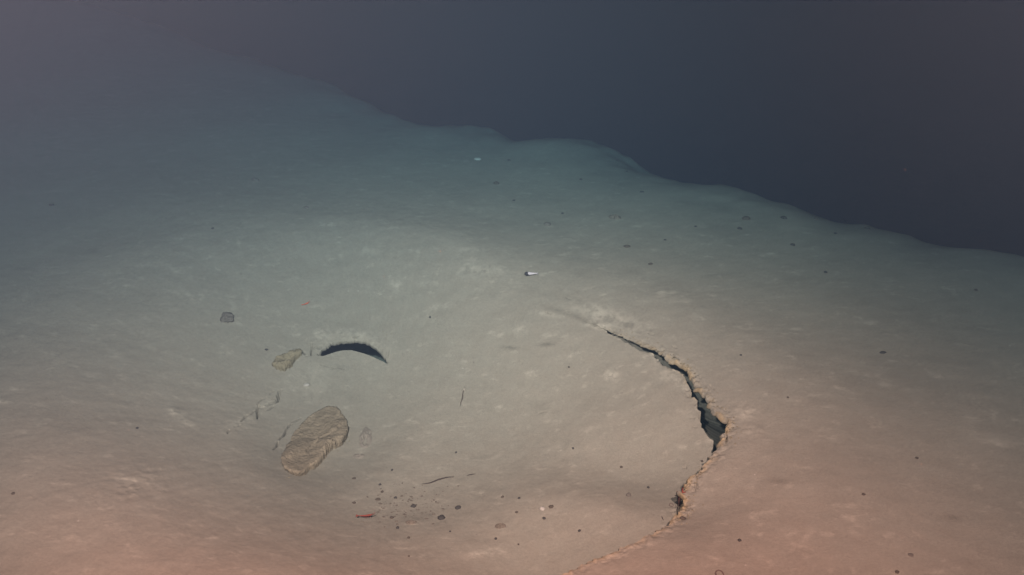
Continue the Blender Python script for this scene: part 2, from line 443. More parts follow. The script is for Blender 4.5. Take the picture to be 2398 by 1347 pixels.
# ------------------------------------------------------------------ materials
def mat(name, col, rough=.95, var=.25, sc=40, bump=.3, bsc=120, bdist=.004):
    m = bpy.data.materials.new(name); m.use_nodes = True
    nt = m.node_tree; N = nt.nodes; LK = nt.links
    b = N["Principled BSDF"]; b.inputs["Roughness"].default_value = rough
    b.inputs["Specular IOR Level"].default_value = .15
    tc = N.new("ShaderNodeTexCoord")
    n1 = N.new("ShaderNodeTexNoise"); n1.inputs["Scale"].default_value = sc; n1.inputs["Detail"].default_value = 6
    LK.new(tc.outputs["Object"], n1.inputs["Vector"])
    mx = N.new("ShaderNodeMix"); mx.data_type = 'RGBA'
    mx.inputs[6].default_value = tuple(c * (1 - var) for c in col) + (1,)
    mx.inputs[7].default_value = tuple(min(1, c * (1 + var)) for c in col) + (1,)
    LK.new(n1.outputs["Fac"], mx.inputs[0]); LK.new(mx.outputs[2], b.inputs["Base Color"])
    n2 = N.new("ShaderNodeTexNoise"); n2.inputs["Scale"].default_value = bsc; n2.inputs["Detail"].default_value = 4
    LK.new(tc.outputs["Object"], n2.inputs["Vector"])
    bp = N.new("ShaderNodeBump"); bp.inputs["Strength"].default_value = bump; bp.inputs["Distance"].default_value = bdist
    LK.new(n2.outputs["Fac"], bp.inputs["Height"]); LK.new(bp.outputs["Normal"], b.inputs["Normal"])
    return m

def mud():
    m = bpy.data.materials.new("deep sea mud"); m.use_nodes = True
    nt = m.node_tree; N = nt.nodes; LK = nt.links
    b = N["Principled BSDF"]; b.inputs["Roughness"].default_value = 1.0
    b.inputs["Specular IOR Level"].default_value = .05
    tc = N.new("ShaderNodeTexCoord")
    def nz(sc, det, rough=.5, mp=None):
        n = N.new("ShaderNodeTexNoise"); n.inputs["Scale"].default_value = sc; n.inputs["Detail"].default_value = det
        n.inputs["Roughness"].default_value = rough
        if mp:
            p = N.new("ShaderNodeMapping"); p.inputs["Scale"].default_value = mp; p.inputs["Rotation"].default_value = (0, 0, -.25)
            LK.new(tc.outputs["Object"], p.inputs["Vector"]); LK.new(p.outputs[0], n.inputs["Vector"])
        else: LK.new(tc.outputs["Object"], n.inputs["Vector"])
        return n
    def mth(op, a, bb, c=None):
        n = N.new("ShaderNodeMath"); n.operation = op
        for k, v in enumerate((a, bb, c)):
            if v is None: continue
            if isinstance(v, (int, float)): n.inputs[k].default_value = v
            else: LK.new(v, n.inputs[k])
        return n.outputs[0]
    def mixc(f, a, bb):
        n = N.new("ShaderNodeMix"); n.data_type = 'RGBA'
        for k, v in ((0, f), (6, a), (7, bb)):
            if isinstance(v, tuple): n.inputs[k].default_value = v
            elif isinstance(v, (int, float)): n.inputs[k].default_value = v
            else: LK.new(v, n.inputs[k])
        return n.outputs[2]
    big = nz(.9, 4); mid = nz(6, 5, .6, (1, 2.2, 1)); fine = nz(70, 5, .7, (.8, 1.6, 1)); hue = nz(14, 3)
    v = mth('MULTIPLY_ADD', mth('SUBTRACT', big.outputs[0], .5), .22, 1.0)
    v = mth('ADD', v, mth('MULTIPLY', mth('SUBTRACT', mid.outputs[0], .5), .26))
    mot = nz(9, 9, .72, (1, 1.7, 1)); bl = mth('MAXIMUM', mth('SUBTRACT', mot.outputs[0], .56), 0.0)
    v = mth('ADD', v, mth('MULTIPLY', bl, 2.4))
    v = mth('ADD', v, mth('MULTIPLY', mth('SUBTRACT', fine.outputs[0], .5), .55))
    v = mth('ADD', v, mth('MULTIPLY', mth('SUBTRACT', nz(190, 3, .7).outputs[0], .5), .45))
    at = N.new("ShaderNodeAttribute"); at.attribute_name = "stain"  # mud stains, plus two shadows put in as darker colour
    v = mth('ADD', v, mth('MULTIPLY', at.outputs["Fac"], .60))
    basec = mixc(hue.outputs[0], (.285, .262, .222, 1), (.285, .275, .238, 1))
    br = N.new("ShaderNodeAttribute"); br.attribute_name = "broken"
    basec = mixc(mth('MULTIPLY', br.outputs["Fac"], .8), basec, (.36, .28, .165, 1))
    # scattered tiny white shell specks and dark grains
    vo = N.new("ShaderNodeTexVoronoi"); vo.inputs["Scale"].default_value = 15; LK.new(tc.outputs["Object"], vo.inputs["Vector"])
    sz = mth('MULTIPLY', mth('POWER', nz(3.1, 2).outputs[0], 3.0), .30)
    sp = mth('LESS_THAN', vo.outputs["Distance"], sz)
    sel = N.new("ShaderNodeSeparateColor"); LK.new(vo.outputs["Color"], sel.inputs[0])
    white = mth('MULTIPLY', sp, mth('GREATER_THAN', sel.outputs[0], .88))
    dark = mth('MULTIPLY', sp, mth('LESS_THAN', sel.outputs[0], .09))
    mul = N.new("ShaderNodeVectorMath"); mul.operation = 'SCALE'
    LK.new(basec, mul.inputs[0]); LK.new(v, mul.inputs["Scale"])
    c = mixc(mth('MULTIPLY', white, .7), mul.outputs[0], (.55, .53, .48, 1))
    c = mixc(mth('MULTIPLY', dark, .55), c, (.10, .085, .075, 1))
    LK.new(c, b.inputs["Base Color"])
    h = mth('ADD', mth('MULTIPLY', nz(34, 8, .72).outputs[0], .55), mth('MULTIPLY', nz(150, 4, .7).outputs[0], .25))
    bp = N.new("ShaderNodeBump"); bp.inputs["Strength"].default_value = .38; bp.inputs["Distance"].default_value = .006
    LK.new(h, bp.inputs["Height"]); LK.new(bp.outputs["Normal"], b.inputs["Normal"])
    return m
MUD = mud()
me.materials.append(MUD)
M_CLOD = mat("ochre clay", (.27, .228, .172), var=.38, sc=12, bump=1.0, bsc=55, bdist=.012)
M_CRUST = mat("yellow clay crust", (.275, .24, .17), var=.3, sc=30, bump=1.0, bsc=70, bdist=.009)
M_ROCK = mat("grey brown rock", (.165, .15, .135), var=.4, sc=60)
M_NOD = mat("black nodule", (.075, .07, .068), var=.4, sc=90)
M_BROWN = mat("brown lump", (.105, .088, .074), var=.4, sc=90)
M_PALE = mat("pale shell", (.47, .45, .42), var=.15, sc=60, bump=.2)
M_RED = mat("red shell", (.24, .060, .045), rough=.5, var=.3, sc=150, bump=.1)
M_HOT = mat("orange red tissue", (.80, .13, .05), rough=.6, var=.2, sc=150, bump=.1)
M_WHITE = mat("pale skin", (.60, .56, .62), rough=.5, var=.08, sc=90, bump=.05)
M_HEAD = mat("dark skin", (.045, .042, .05), rough=.5, var=.3, sc=90, bump=.05)
M_TWIG = mat("dark stalk", (.075, .06, .055), var=.4, sc=90)
M_BONE = mat("bleached stalk", (.40, .37, .32), var=.2, sc=90)
M_TUBE = mat("worm tube", (.17, .13, .12), var=.3, sc=90)

# ------------------------------------------------------------------ builders for loose things
def put(name, bm, m, parent=None, loc=None, sm=True):
    d = bpy.data.meshes.new(name); bm.to_mesh(d); bm.free()
    d.materials.append(m)
    if sm:
        for p in d.polygons: p.use_smooth = True
    o = bpy.data.objects.new(name, d); COL.objects.link(o)
    if parent: o.parent = parent
    if loc is not None: o.location = loc
    return o
def tag(o, label, cat, group=None):
    o["label"] = label; o["category"] = cat
    if group: o["group"] = group
    return o
def mpp(p): return math.sqrt(p[0] ** 2 + p[1] ** 2 + (CAM_H - p[2]) ** 2) / FPX    # metres covered by one photo pixel there
def lump(seed, sub=3, rough=.28, flat=.75):
    bm = bmesh.new(); bmesh.ops.create_icosphere(bm, subdivisions=sub, radius=1)
    for v in bm.verts:
        p = v.co.normalized()
        k = 1 + rough * (mnoise.noise(p * 1.4 + Vector((seed * 7.1, 0, 0))) + .5 * mnoise.noise(p * 3.6 + Vector((seed * 3.3, 5, 0))) + .25 * mnoise.noise(p * 8 + Vector((seed, 9, 1))))
        v.co = Vector((p.x * k, p.y * k, p.z * k * flat))
    return bm
def tube(pts, rads, seg=6, bm=None):
    bm = bm or bmesh.new(); prev = None
    n = len(pts)
    for k, (p, r) in enumerate(zip(pts, rads)):
        p = Vector(p)
        t = (Vector(pts[min(k + 1, n - 1)]) - Vector(pts[max(k - 1, 0)])).normalized()
        a = t.cross(Vector((0, 0, 1))); a = a.normalized() if a.length > 1e-4 else Vector((1, 0, 0)); b = t.cross(a)
        cur = [bm.verts.new(p + a * r * math.cos(q * 2 * math.pi / seg) + b * r * math.sin(q * 2 * math.pi / seg)) for q in range(seg)]
        if prev:
            for q in range(seg): bm.faces.new((prev[q], prev[(q + 1) % seg], cur[(q + 1) % seg], cur[q]))
        else: bm.faces.new(cur[::-1])
        prev = cur
    bm.faces.new(prev)
    bmesh.ops.recalc_face_normals(bm, faces=bm.faces)
    return bm

def real_z(x, y):
    x = np.atleast_1d(np.array(x, float)); y = np.atleast_1d(np.array(y, float))
    return base_z(x, y) + bumps(x, y)
# slabs of mud: outline in photo pixels, edge thickness by direction
def slab(name, outline, centre, m, top, edge, rings_n=34, nth=260, seed=1, steps=()):
    c = gp(*centre)
    T = []
    for u, v in outline:
        q = gp(u, v) - c; T.append((math.atan2(q[1], q[0]), math.hypot(*q)))
    T.sort(); T = np.array(T)
    T = np.vstack([T[-1:] - [[2 * math.pi, 0]], T, T[:1] + [[2 * math.pi, 0]]])
    t = np.arange(nth) / nth * 2 * math.pi - math.pi
    r = np.interp(t, T[:, 0], T[:, 1])
    ed = edge(t)
    r0 = np.convolve(np.concatenate([r[-9:], r, r[:9]]), np.ones(19) / 19, 'valid')
    r = r * (1 + .010 * vnoise(t * 4, t * 0, 3.0, seed)) + (.002 + .10 * ed) * vnoise(t * 4, t * 0, 12, seed + 1) + (.001 + .07 * ed) * vnoise(t * 4, t * 0, 31, seed + 2)
    z0 = float(real_z(c[0], c[1])[0])
    bm = bmesh.new(); prev = None
    cz = None
    plan = [(k / rings_n, 0) for k in range(1, rings_n + 1)] + [(1.0, .35), (.985, .7), (.96, 1.0), (.93, 1.6)]
    for k, (q, dn) in enumerate(plan):
        rr = q * (r0 + (r - r0) * q ** 7)
        x = c[0] + rr * np.cos(t); y = c[1] + rr * np.sin(t)
        sx = (x - c[0]) * .8 - (y - c[1]) * .6 + .012 * fbm(x, y, 7, 3, .6, seed + 2)
        dome = top * np.clip(1 - np.abs(sx - .01) / np.where(sx > .01, .12, .20), 0, 1) * (1 - q ** 5)
        z = real_z(x, y) + dome + ed * (.15 + .85 * np.minimum(1, q * 1.3)) + .0035 * fbm(x, y, 26, 3, .6, seed + 9)
        es = np.convolve(np.concatenate([ed[-20:], ed, ed[:20]]), np.ones(41) / 41, 'valid')
        z = z - (ed - es) * (.15 + .85 * min(1, q * 1.3)) * (1 - q ** 6)
        for (fx, fy, off, hgt) in steps:
            s = (x - c[0]) * fx + (y - c[1]) * fy + .025 * fbm(x, y, 9, 3, .6, seed + 3) - off
            z = z - hgt * smooth(0, .012, s)
        if dn: z = z - dn * (ed + .012)
        cur = [bm.verts.new((x[i] - c[0], y[i] - c[1], z[i] - z0)) for i in range(nth)]
        if prev is None:
            cv = bm.verts.new((0, 0, float(z.mean()) - z0))
            for i in range(nth): bm.faces.new((cv, cur[i], cur[(i + 1) % nth]))
        else:
            for i in range(nth): bm.faces.new((prev[i], cur[i], cur[(i + 1) % nth], prev[(i + 1) % nth]))
        prev = cur
    bmesh.ops.recalc_face_normals(bm, faces=bm.faces)
    return put(name, bm, m, loc=(c[0], c[1], z0))
def edge_dir(deg, hi, lo, p=1.5):
    return lambda t: lo + (hi - lo) * np.clip(.5 + .5 * np.cos(t - math.radians(deg)), 0, 1) ** p * (1 + .2 * vnoise(t * 3, t * 0, 2.0, 3))

big = slab("sediment_slab", [(755, 958), (772, 954), (790, 956), (800, 975), (812, 992), (816, 1010), (810, 1030), (800, 1045), (790, 1050), (779, 1052), (769, 1064),
    (758, 1077), (751, 1088), (739, 1097), (724, 1102), (717, 1112), (705, 1117), (690, 1115), (672, 1106), (662, 1086), (669, 1060), (682, 1035), (700, 1003), (715, 985), (735, 968)],
    (742, 1036), M_CLOD, .028, edge_dir(-38, .085, .002), seed=4, steps=((.8, -.6, .03, .010),))
tag(big, "large ochre slab of mud with a crumbling lower right edge, lying in the pit left of centre", "mud slab")
small = slab("clay_crust", [(639, 856), (646, 846), (655, 838), (672, 830), (690, 823), (704, 822), (709, 829), (700, 838), (690, 846), (684, 854), (672, 865), (664, 871), (655, 866), (645, 863)],
    (673, 847), M_CRUST, .012, edge_dir(-60, .08, .012), seed=9, rings_n=24, nth=180, steps=((.5, -.86, -.01, .015), (.5, -.86, .035, .012)))
tag(small, "small yellowish broken crust wedged left of the dark crescent opening", "clay crust")

def stone(u, v, rpx, m, label, cat="pebble", name="pebble", group=None, seed=None, ax=1.0, sub=2, sink=.42, flat=.75, rough=.28):
    p = pixel_hit(u, v); s = mpp(p) * rpx
    seed = seed if seed is not None else rnd.uniform(0, 90)
    o = put(name, lump(seed, sub, rough, flat), m)
    o.scale = (s * ax, s * 1.1, s)
    o.rotation_euler = (0, 0, rnd.uniform(-.3, .3))
    z = float(real_z(p[0], p[1])[0])
    o.location = (p[0], p[1], z + s * flat * (1 - 2 * sink))
    return tag(o, label, cat, group)

# the grey brown rock high on the left slope: a lump with a second knob fused to it
p = pixel_hit(533, 747); s = mpp(p)
bm = lump(3.3, 4, .45, .7)
for vtx in bm.verts: vtx.co.x *= 13; vtx.co.y *= 13; vtx.co.z *= 12
b2 = lump(8.1, 3, .4, .8); off = Vector((9, -7, 0))
vs = {}
for vtx in b2.verts: vs[vtx] = bm.verts.new(Vector((vtx.co.x * 7, vtx.co.y * 7, vtx.co.z * 7)) + off)
for f in b2.faces: bm.faces.new([vs[v] for v in f.verts])
b2.free()
for vtx in bm.verts: vtx.co *= s
o = put("rock", bm, M_ROCK, loc=(p[0], p[1], float(real_z(p[0], p[1])[0]) + 4.5 * s))
tag(o, "knobbly grey brown rock lying alone on the left slope of the pit", "rock")

PEB = [
 (1034, 1214, 8, M_NOD, "blue black rounded nodule at the right end of the debris patch", 1.1), (1073, 1190, 5.5, M_NOD, "dark oval pebble just right of the debris patch", 1.3),
 (968, 1186, 5, M_NOD, "dark pebble in the middle of the debris patch", 1.3), (931, 1237, 4, M_NOD, "small round black nodule below the debris patch, right of the red shrimp", 1),
 (957, 1260, 3.5, M_BROWN, "small brown nodule below the mound of the debris patch", 1), (918, 1101, 3, M_NOD, "tiny black nodule above the debris patch, right of the large slab", 1),
 (890, 1135, 3.2, M_NOD, "tiny black pebble between the large slab and the debris patch", 1.1), (829, 1121, 3.2, M_BROWN, "tiny flat brown pebble just right of the large slab's lower edge", 1.5),
 (829, 1178, 3.6, M_BROWN, "small brown pebble straight above the red shrimp", 1.3), (917, 1213, 4.2, M_BROWN, "brown pebble right of the red shrimp", 1.2),
 (885, 1170, 4, M_BROWN, "brown flake at the left of the debris patch", 1.5), (926, 1166, 3.4, M_NOD, "dark pebble near the top of the debris patch", 1.3),
 (895, 1152, 3.5, M_BROWN, "brown crumb at the upper left corner of the debris patch", 1), (1216, 1167, 3.4, M_NOD, "small dark pebble well right of the debris patch", 1.1),
 (1177, 1164, 3.4, M_BROWN, "faint brown pebble left of a darker one on the pit floor", 1.3), (1210, 1200, 3, M_BROWN, "tiny brown pebble between the debris patch and a white one", 1.4),
 (1274, 1214, 3.5, M_NOD, "small dark pebble directly below the white pebble", 1.3), (1291, 1187, 4.4, M_BROWN, "flat brown pebble just right of the white pebble", 1.5),
 (1161, 1262, 3.2, M_NOD, "dark pebble just under the brown burrow mound", 1.1), (1214, 1275, 2.6, M_BROWN, "tiny brown pebble low on the pit floor, right of the burrow mound", 1),
 (1054, 1245, 2.6, M_NOD, "tiny dark pebble below the blue black nodule", 1), (957, 1303, 2.6, M_BROWN, "lone tiny brown pebble near the bottom edge below the debris patch", 1.1),
 (1068, 1060, 2.8, M_NOD, "tiny dark pebble above the long twig", 1), (1342, 1051, 3, M_NOD, "tiny dark grain in pale crumbs right of the pit's middle", 1),
 (1472, 1160, 6.2, M_ROCK, "round ball-like grey brown nodule on the right of the pit floor", 1), (1518, 1142, 3.4, M_NOD, "small dark pebble right of the ball-like nodule", 1),
 (1455, 1094, 3, M_BROWN, "tiny brown pebble above the ball-like nodule", 1.2), (1357, 1243, 3, M_NOD, "tiny dark pebble in the lower right of the pit floor", 1.3),
 (1332, 860, 2.6, M_BROWN, "tiny brown grain above the pit's middle", 1), (1007, 743, 2.8, M_NOD, "lone black grain on the slope above and right of the crescent", 1),
 (624, 819, 2.8, M_NOD, "tiny black grain left of the yellowish crust", 1.7), (321, 1003, 3.2, M_NOD, "lone dark pebble on the lower left slope", 1),
 (31, 1156, 3.4, M_BROWN, "dark pebble at the left edge of the picture", 1), (498, 535, 2.6, M_NOD, "tiny black pebble on the upper left slope above the rock", 1.2),
 (121, 481, 4, M_NOD, "flat dark pebble far at the left", 1.5), (598, 424, 6, M_ROCK, "dark low lump far out on the left plain", 1.5),
 (717, 487, 4, M_ROCK, "faint flat pebble on the plain behind the pit", 1.5), (1163, 430, 6, M_BROWN, "brown stone far out behind the pit", 1.2),
 (1203, 470, 3.2, M_NOD, "small black pebble below the far brown stone", 1.2), (1317, 500, 2.8, M_NOD, "tiny black pebble left of the far dotted track", 1.3),
 (1282, 528, 6, M_ROCK, "flat grey stone beyond the pit's far rim", 1.4), (1360, 421, 3.2, M_NOD, "small far pebble between the brown stone and the drop-off", 1.3),
 (1192, 376, 3.5, M_NOD, "faint dark pebble right of the far white pebble", 1.4), (1467, 402, 3, M_NOD, "tiny pebble close to the drop-off edge", 1),
 (1503, 450, 3.4, M_NOD, "small pebble just below the drop-off right of centre", 1.5), (1445, 376, 3, M_NOD, "farthest dark pebble at the drop-off", 1.3),
 (1748, 514, 7, M_BROWN, "broad brown stone, leftmost of the row of stones by the right drop-off", 1.4), (1732, 536, 4.6, M_NOD, "dark stone just below the broad brown stone", 1.3),
 (1836, 511, 5.5, M_NOD, "dark stone second in the row by the right drop-off", 1.3), (1911, 513, 4, M_BROWN, "brown stone third in the row by the right drop-off", 1.3),
 (1975, 519, 5, M_NOD, "black round stone fourth in the row by the right drop-off", 1.1), (2031, 535, 4.5, M_NOD, "flat stone at the right end of the row by the drop-off", 1.5),
 (1956, 547, 3.2, M_NOD, "small stone below the row by the drop-off", 1.3), (1856, 574, 4.2, M_NOD, "lone dark stone below the middle of the row", 1.4),
 (1629, 531, 3, M_NOD, "tiny black stone left of the row by the drop-off", 1.2), (1557, 562, 2.8, M_NOD, "tiny black stone on the right plain beyond the crack", 1.2),
 (1468, 578, 5, M_BROWN, "reddish brown flake on the plain beyond the pit", 1.6), (1523, 619, 4, M_BROWN, "brown sliver beyond the pit above the crack", 1.4),
 (1933, 638, 3.6, M_NOD, "small black pebble alone on the right plain", 1.2), (2067, 826, 4, M_NOD, "thin dark flake on the far right slope", 2.0),
 (2285, 680, 3.4, M_BROWN, "faint pebble near the right edge", 1.2), (1735, 832, 2.6, M_NOD, "tiny black grain in pale mud right of the crack", 1.3),
 (1732, 1266, 4, M_NOD, "round black pebble on the orange mud at lower right", 1.1), (1599, 1214, 5, M_BROWN, "reddish brown pebble on the broken lip at lower right", 1.3),
 (1644, 1080, 3, M_BROWN, "tiny brown grain on the lip of the crack", 1.2), (2101, 1340, 3.6, M_BROWN, "brown flake at the bottom edge on the right", 1.5),
 (2022, 1158, 3.2, M_BROWN, "tiny brown grain right of the broad brown stain", 1.4), (2147, 1073, 3.2, M_BROWN, "tiny dark grain on the far right slope below the flake", 1.2),
 (1845, 931, 2.6, M_BROWN, "tiny brown grain on the slope right of the crack", 1), (2133, 1300, 4, M_ROCK, "dull brown flake near the lower right corner", 1.6),
 (573, 1065, 3.4, M_ROCK, "tiny grey crumb left of the large slab's foot", 1.4), (1586, 1178, 4, M_NOD, "dark blue grain tucked in the broken lip", 1.2)]
for t in PEB:
    if t[4].startswith("tiny grey crumb left"): t = (661, 1065) + t[2:]
    stone(t[0], t[1], t[2] * .92, t[3], t[4], "pebble" if t[2] < 4.5 else "stone", "pebble", "pebbles and nodules scattered on the mud", ax=t[5], sub=2 if t[2] < 4 else 3)
stone(1270, 1192, 5, M_PALE, "white shell-like pebble on the pit floor right of the debris patch", name="pebble", group="white pebbles", ax=1.3)
stone(1118, 373, 6.5, M_PALE, "pale angular stone far out near the drop-off", name="pebble", cat="stone", group="white pebbles", ax=1.3, flat=.5)
stone(718, 903, 5, M_PALE, "white chip on the pit floor below the dark crescent", name="pebble", group="white pebbles", ax=1.4, flat=.5)

# mounds with holes
def mound(u, v, rx, ry, h, m, label, holes):
    p = pixel_hit(u, v); s = mpp(p); el = (CAM_H - p[2]) / (mpp(p) * FPX)
    bm = bmesh.new(); n, k = 22, 60; prev = None
    hp = [(rnd.uniform(-.6, .6), rnd.uniform(-.6, .6), rnd.uniform(.12, .2)) for _ in range(holes)]
    z0 = float(real_z(p[0], p[1])[0])
    cv = None
    for i in range(1, n + 1):
        q = i / n; cur = []
        for j in range(k):
            a = j / k * 2 * math.pi; e = 1 + .18 * mnoise.noise(Vector((math.cos(a) * 1.6, math.sin(a) * 1.6, u)))
            lx, ly = q * math.cos(a) * e, q * math.sin(a) * e
            x = p[0] + lx * rx * s; y = p[1] + ly * ry * s / max(.4, el)
            z = h * s * (1 - q ** 2) * (1 + .6 * mnoise.noise(Vector((lx * 3, ly * 3, u * .3))) + .4 * mnoise.noise(Vector((lx * 8, ly * 8, u * .7))))
            for hx, hy, hr in hp: z -= h * s * .9 * math.exp(-(((lx - hx) ** 2 + (ly - hy) ** 2) / hr ** 2))
            z = max(z, -h * s * .3)
            zz = float(0)
            cur.append((x, y, z - (.6 * s if i == n else 0)))
        arr = np.array(cur); bz = real_z(arr[:, 0], arr[:, 1])
        vv = [bm.verts.new((arr[j, 0] - p[0], arr[j, 1] - p[1], arr[j, 2] + bz[j] - z0 + .0015)) for j in range(k)]
        if prev is None:
            cv = bm.verts.new((0, 0, h * s * .8))
            for j in range(k): bm.faces.new((cv, vv[j], vv[(j + 1) % k]))
        else:
            for j in range(k): bm.faces.new((prev[j], vv[j], vv[(j + 1) % k], prev[(j + 1) % k]))
        prev = vv
    o = put("burrow_mound", bm, m, loc=(p[0], p[1], z0))
    return tag(o, label, "mound", "small burrow mounds")
M_MOUND = mat("brown mound mud", (.18, .155, .13), var=.35, sc=60, bump=.6, bsc=120)
M_MOUND2 = mat("grey mound mud", (.26, .235, .205), var=.3, sc=60, bump=.6, bsc=120)
mound(962, 1225, 13, 6, 5, M_MOUND, "oval brown burrow mound below the debris patch", 4)
mound(1172, 1234, 12, 6, 5, M_MOUND, "oval brown burrow mound pitted with holes, on the lower pit floor", 7)
mound(856, 1028, 14, 21, 3, M_MOUND2, "patch of pitted mud close to the right edge of the large slab", 12)
mound(840, 1069, 13, 6, 3, M_MOUND2, "small pitted mound below and right of the large slab", 5)
mound(1440, 510, 14, 6, 5, M_MOUND, "speckled mound far out beyond the pit's far rim", 6)

# fine debris nobody could count
bm = bmesh.new()
def crumb(u, v, r, bm):
    p = pixel_hit(u, v); s = mpp(p) * r
    z = float(real_z(p[0], p[1])[0]); c = lump(rnd.uniform(0, 99), 1, .4, .7); mp = {}
    ax = rnd.uniform(.9, 2)
    for q in c.verts: mp[q] = bm.verts.new((p[0] + q.co.x * s * ax, p[1] + q.co.y * s, z + q.co.z * s + s * .2))
    for f in c.faces: bm.faces.new([mp[q] for q in f.verts])
    c.free()
for k in range(150):
    crumb(rnd.gauss(945, 55), rnd.gauss(1186, 24), rnd.choice((.7, .9, 1.1, 1.5, 2.1)), bm)
o = put("debris", bm, mat("debris grains", (.15, .13, .11), var=.4, sc=60)); o["kind"] = "stuff"
bm = bmesh.new()
for k in range(230):
    a, b = rnd.choice([((1640, 1092), (1590, 1150)), ((1590, 1150), (1600, 1200)), ((1600, 1200), (1570, 1225)), ((1700, 985), (1692, 1040)), ((1560, 832), (1610, 866)), ((1400, 764), (1560, 832)), ((1622, 896), (1700, 984))])
    t = rnd.random()
    crumb(a[0] + (b[0] - a[0]) * t + abs(rnd.gauss(0, 16)) + 3, a[1] + (b[1] - a[1]) * t + rnd.gauss(0, 5), rnd.choice((.7, .9, 1.3, 1.8)), bm)
for k in range(60):
    crumb(rnd.gauss(825, 60), rnd.gauss(788, 8), rnd.choice((.6, .8, 1.2)), bm)
for k in range(60):
    t = rnd.random(); crumb(665 + 140 * t + rnd.gauss(0, 10) + 12, 1120 - 95 * t + rnd.gauss(0, 6), rnd.choice((.7, 1, 1.5)), bm)
o = put("mud_crumbs", bm, M_CRUST); o["kind"] = "stuff"

# stalks and twigs
def stalk(name, px, wpx, m, label, cat, lift=.3, group=None):
    P = [pixel_hit(u, v) for u, v in px]; c = P[0]; s = mpp(c)
    pts = []; rad = []
    for k in range(len(P) - 1):
        for j in range(6):
            t = j / 6; q = P[k] * (1 - t) + P[k + 1] * t; pts.append(q)
    pts.append(P[-1]); n = len(pts)
    out = []
    for k, q in enumerate(pts):
        z = float(real_z(q[0], q[1])[0]); r = s * wpx * .5 * (1 - .7 * abs(2 * k / (n - 1) - 1) ** 2)
        out.append((q[0] - c[0] + rnd.uniform(-1, 1) * s * .25, q[1] - c[1], z - c[2] + r * lift + .001)); rad.append(r)
    return tag(put(name, tube(out, rad, 7), m, loc=c), label, cat, group)
stalk("twig", [(988, 1134), (1010, 1131), (1026, 1124), (1045, 1119), (1063, 1117)], 3.6, M_TWIG, "long thin dark twig lying across the middle of the lower pit floor", "twig", group="dark twigs")
stalk("twig", [(1093, 1114), (1103, 1112), (1114, 1110)], 2.4, M_TWIG, "short dark twig right of the long one", "twig", group="dark twigs")
stalk("twig", [(1549, 1209), (1551, 1214), (1554, 1219)], 2.2, M_TWIG, "tiny dark sliver at the foot of the broken lip", "twig", group="dark twigs")
stalk("worm", [(1584, 1152), (1590, 1154), (1598, 1155), (1606, 1153)], 3.2, M_RED, "thin red worm stretched across the broken lip at lower right", "worm", lift=1)
stalk("worm_tube", [(1580, 1161), (1587, 1162), (1593, 1161)], 2.6, M_TWIG, "dark tube just below the red worm", "worm tube", lift=1, group="worm tubes")

# a stalked animal with a pale head
p = pixel_hit(1087, 914); s = mpp(p); z0 = float(real_z(p[0], p[1])[0])
e = bpy.data.objects.new("stalked_sponge", None); COL.objects.link(e); e.location = (p[0], p[1], z0)
tag(e, "tiny pale stalked sponge with a thin trailing stem in the middle of the pit", "sponge")
put("head", lump(2.2, 3, .5, 1.2), M_BONE, e, (0, 0, 2 * s)).scale = (3 * s, 3.6 * s, 3 * s)
q = pixel_hit(1079, 948)
put("stem", tube([(0, 0, 2 * s), (.3 * (q[0] - p[0]), .25 * (q[1] - p[1]), 2 * s), (.6 * (q[0] - p[0]), .6 * (q[1] - p[1]), s + .6 * (q[2] - z0)), (q[0] - p[0], q[1] - p[1], q[2] - z0 + s)], [s * .7, s * .6, s * .5, s * .3], 6), M_TUBE, e)
put("bristle", tube([(0, 0, 4 * s), (s * 1.5, s, 9 * s), (s * 1.2, s, 14 * s)], [s * .6, s * .5, s * .3], 6), M_BONE, e)

# rings of worm casting
def casting(u, v, rpx, wpx, label, a0=0, a1=360):
    p = pixel_hit(u, v); s = mpp(p); z0 = float(real_z(p[0], p[1])[0]); pts = []; rad = []
    n = 26
    for k in range(n + 1):
        a = math.radians(a0 + (a1 - a0) * k / n)
        x, y = math.cos(a) * rpx * s, math.sin(a) * rpx * s * 1.35
        pts.append((x, y, float(real_z(p[0] + x, p[1] + y)[0]) - z0 + .4 * s * wpx)); rad.append(s * wpx * .5)
    return tag(put("worm_casting", tube(pts, rad, 7), M_TUBE, loc=(p[0], p[1], z0)), label, "worm casting", "ring-shaped worm castings")
casting(1685, 1345, 8, 3.0, "dark ring-shaped casting cut by the bottom edge of the picture", -20, 325)
casting(1572, 1183, 4.2, 1.5, "small pale ring beside the broken lip", 20, 370)

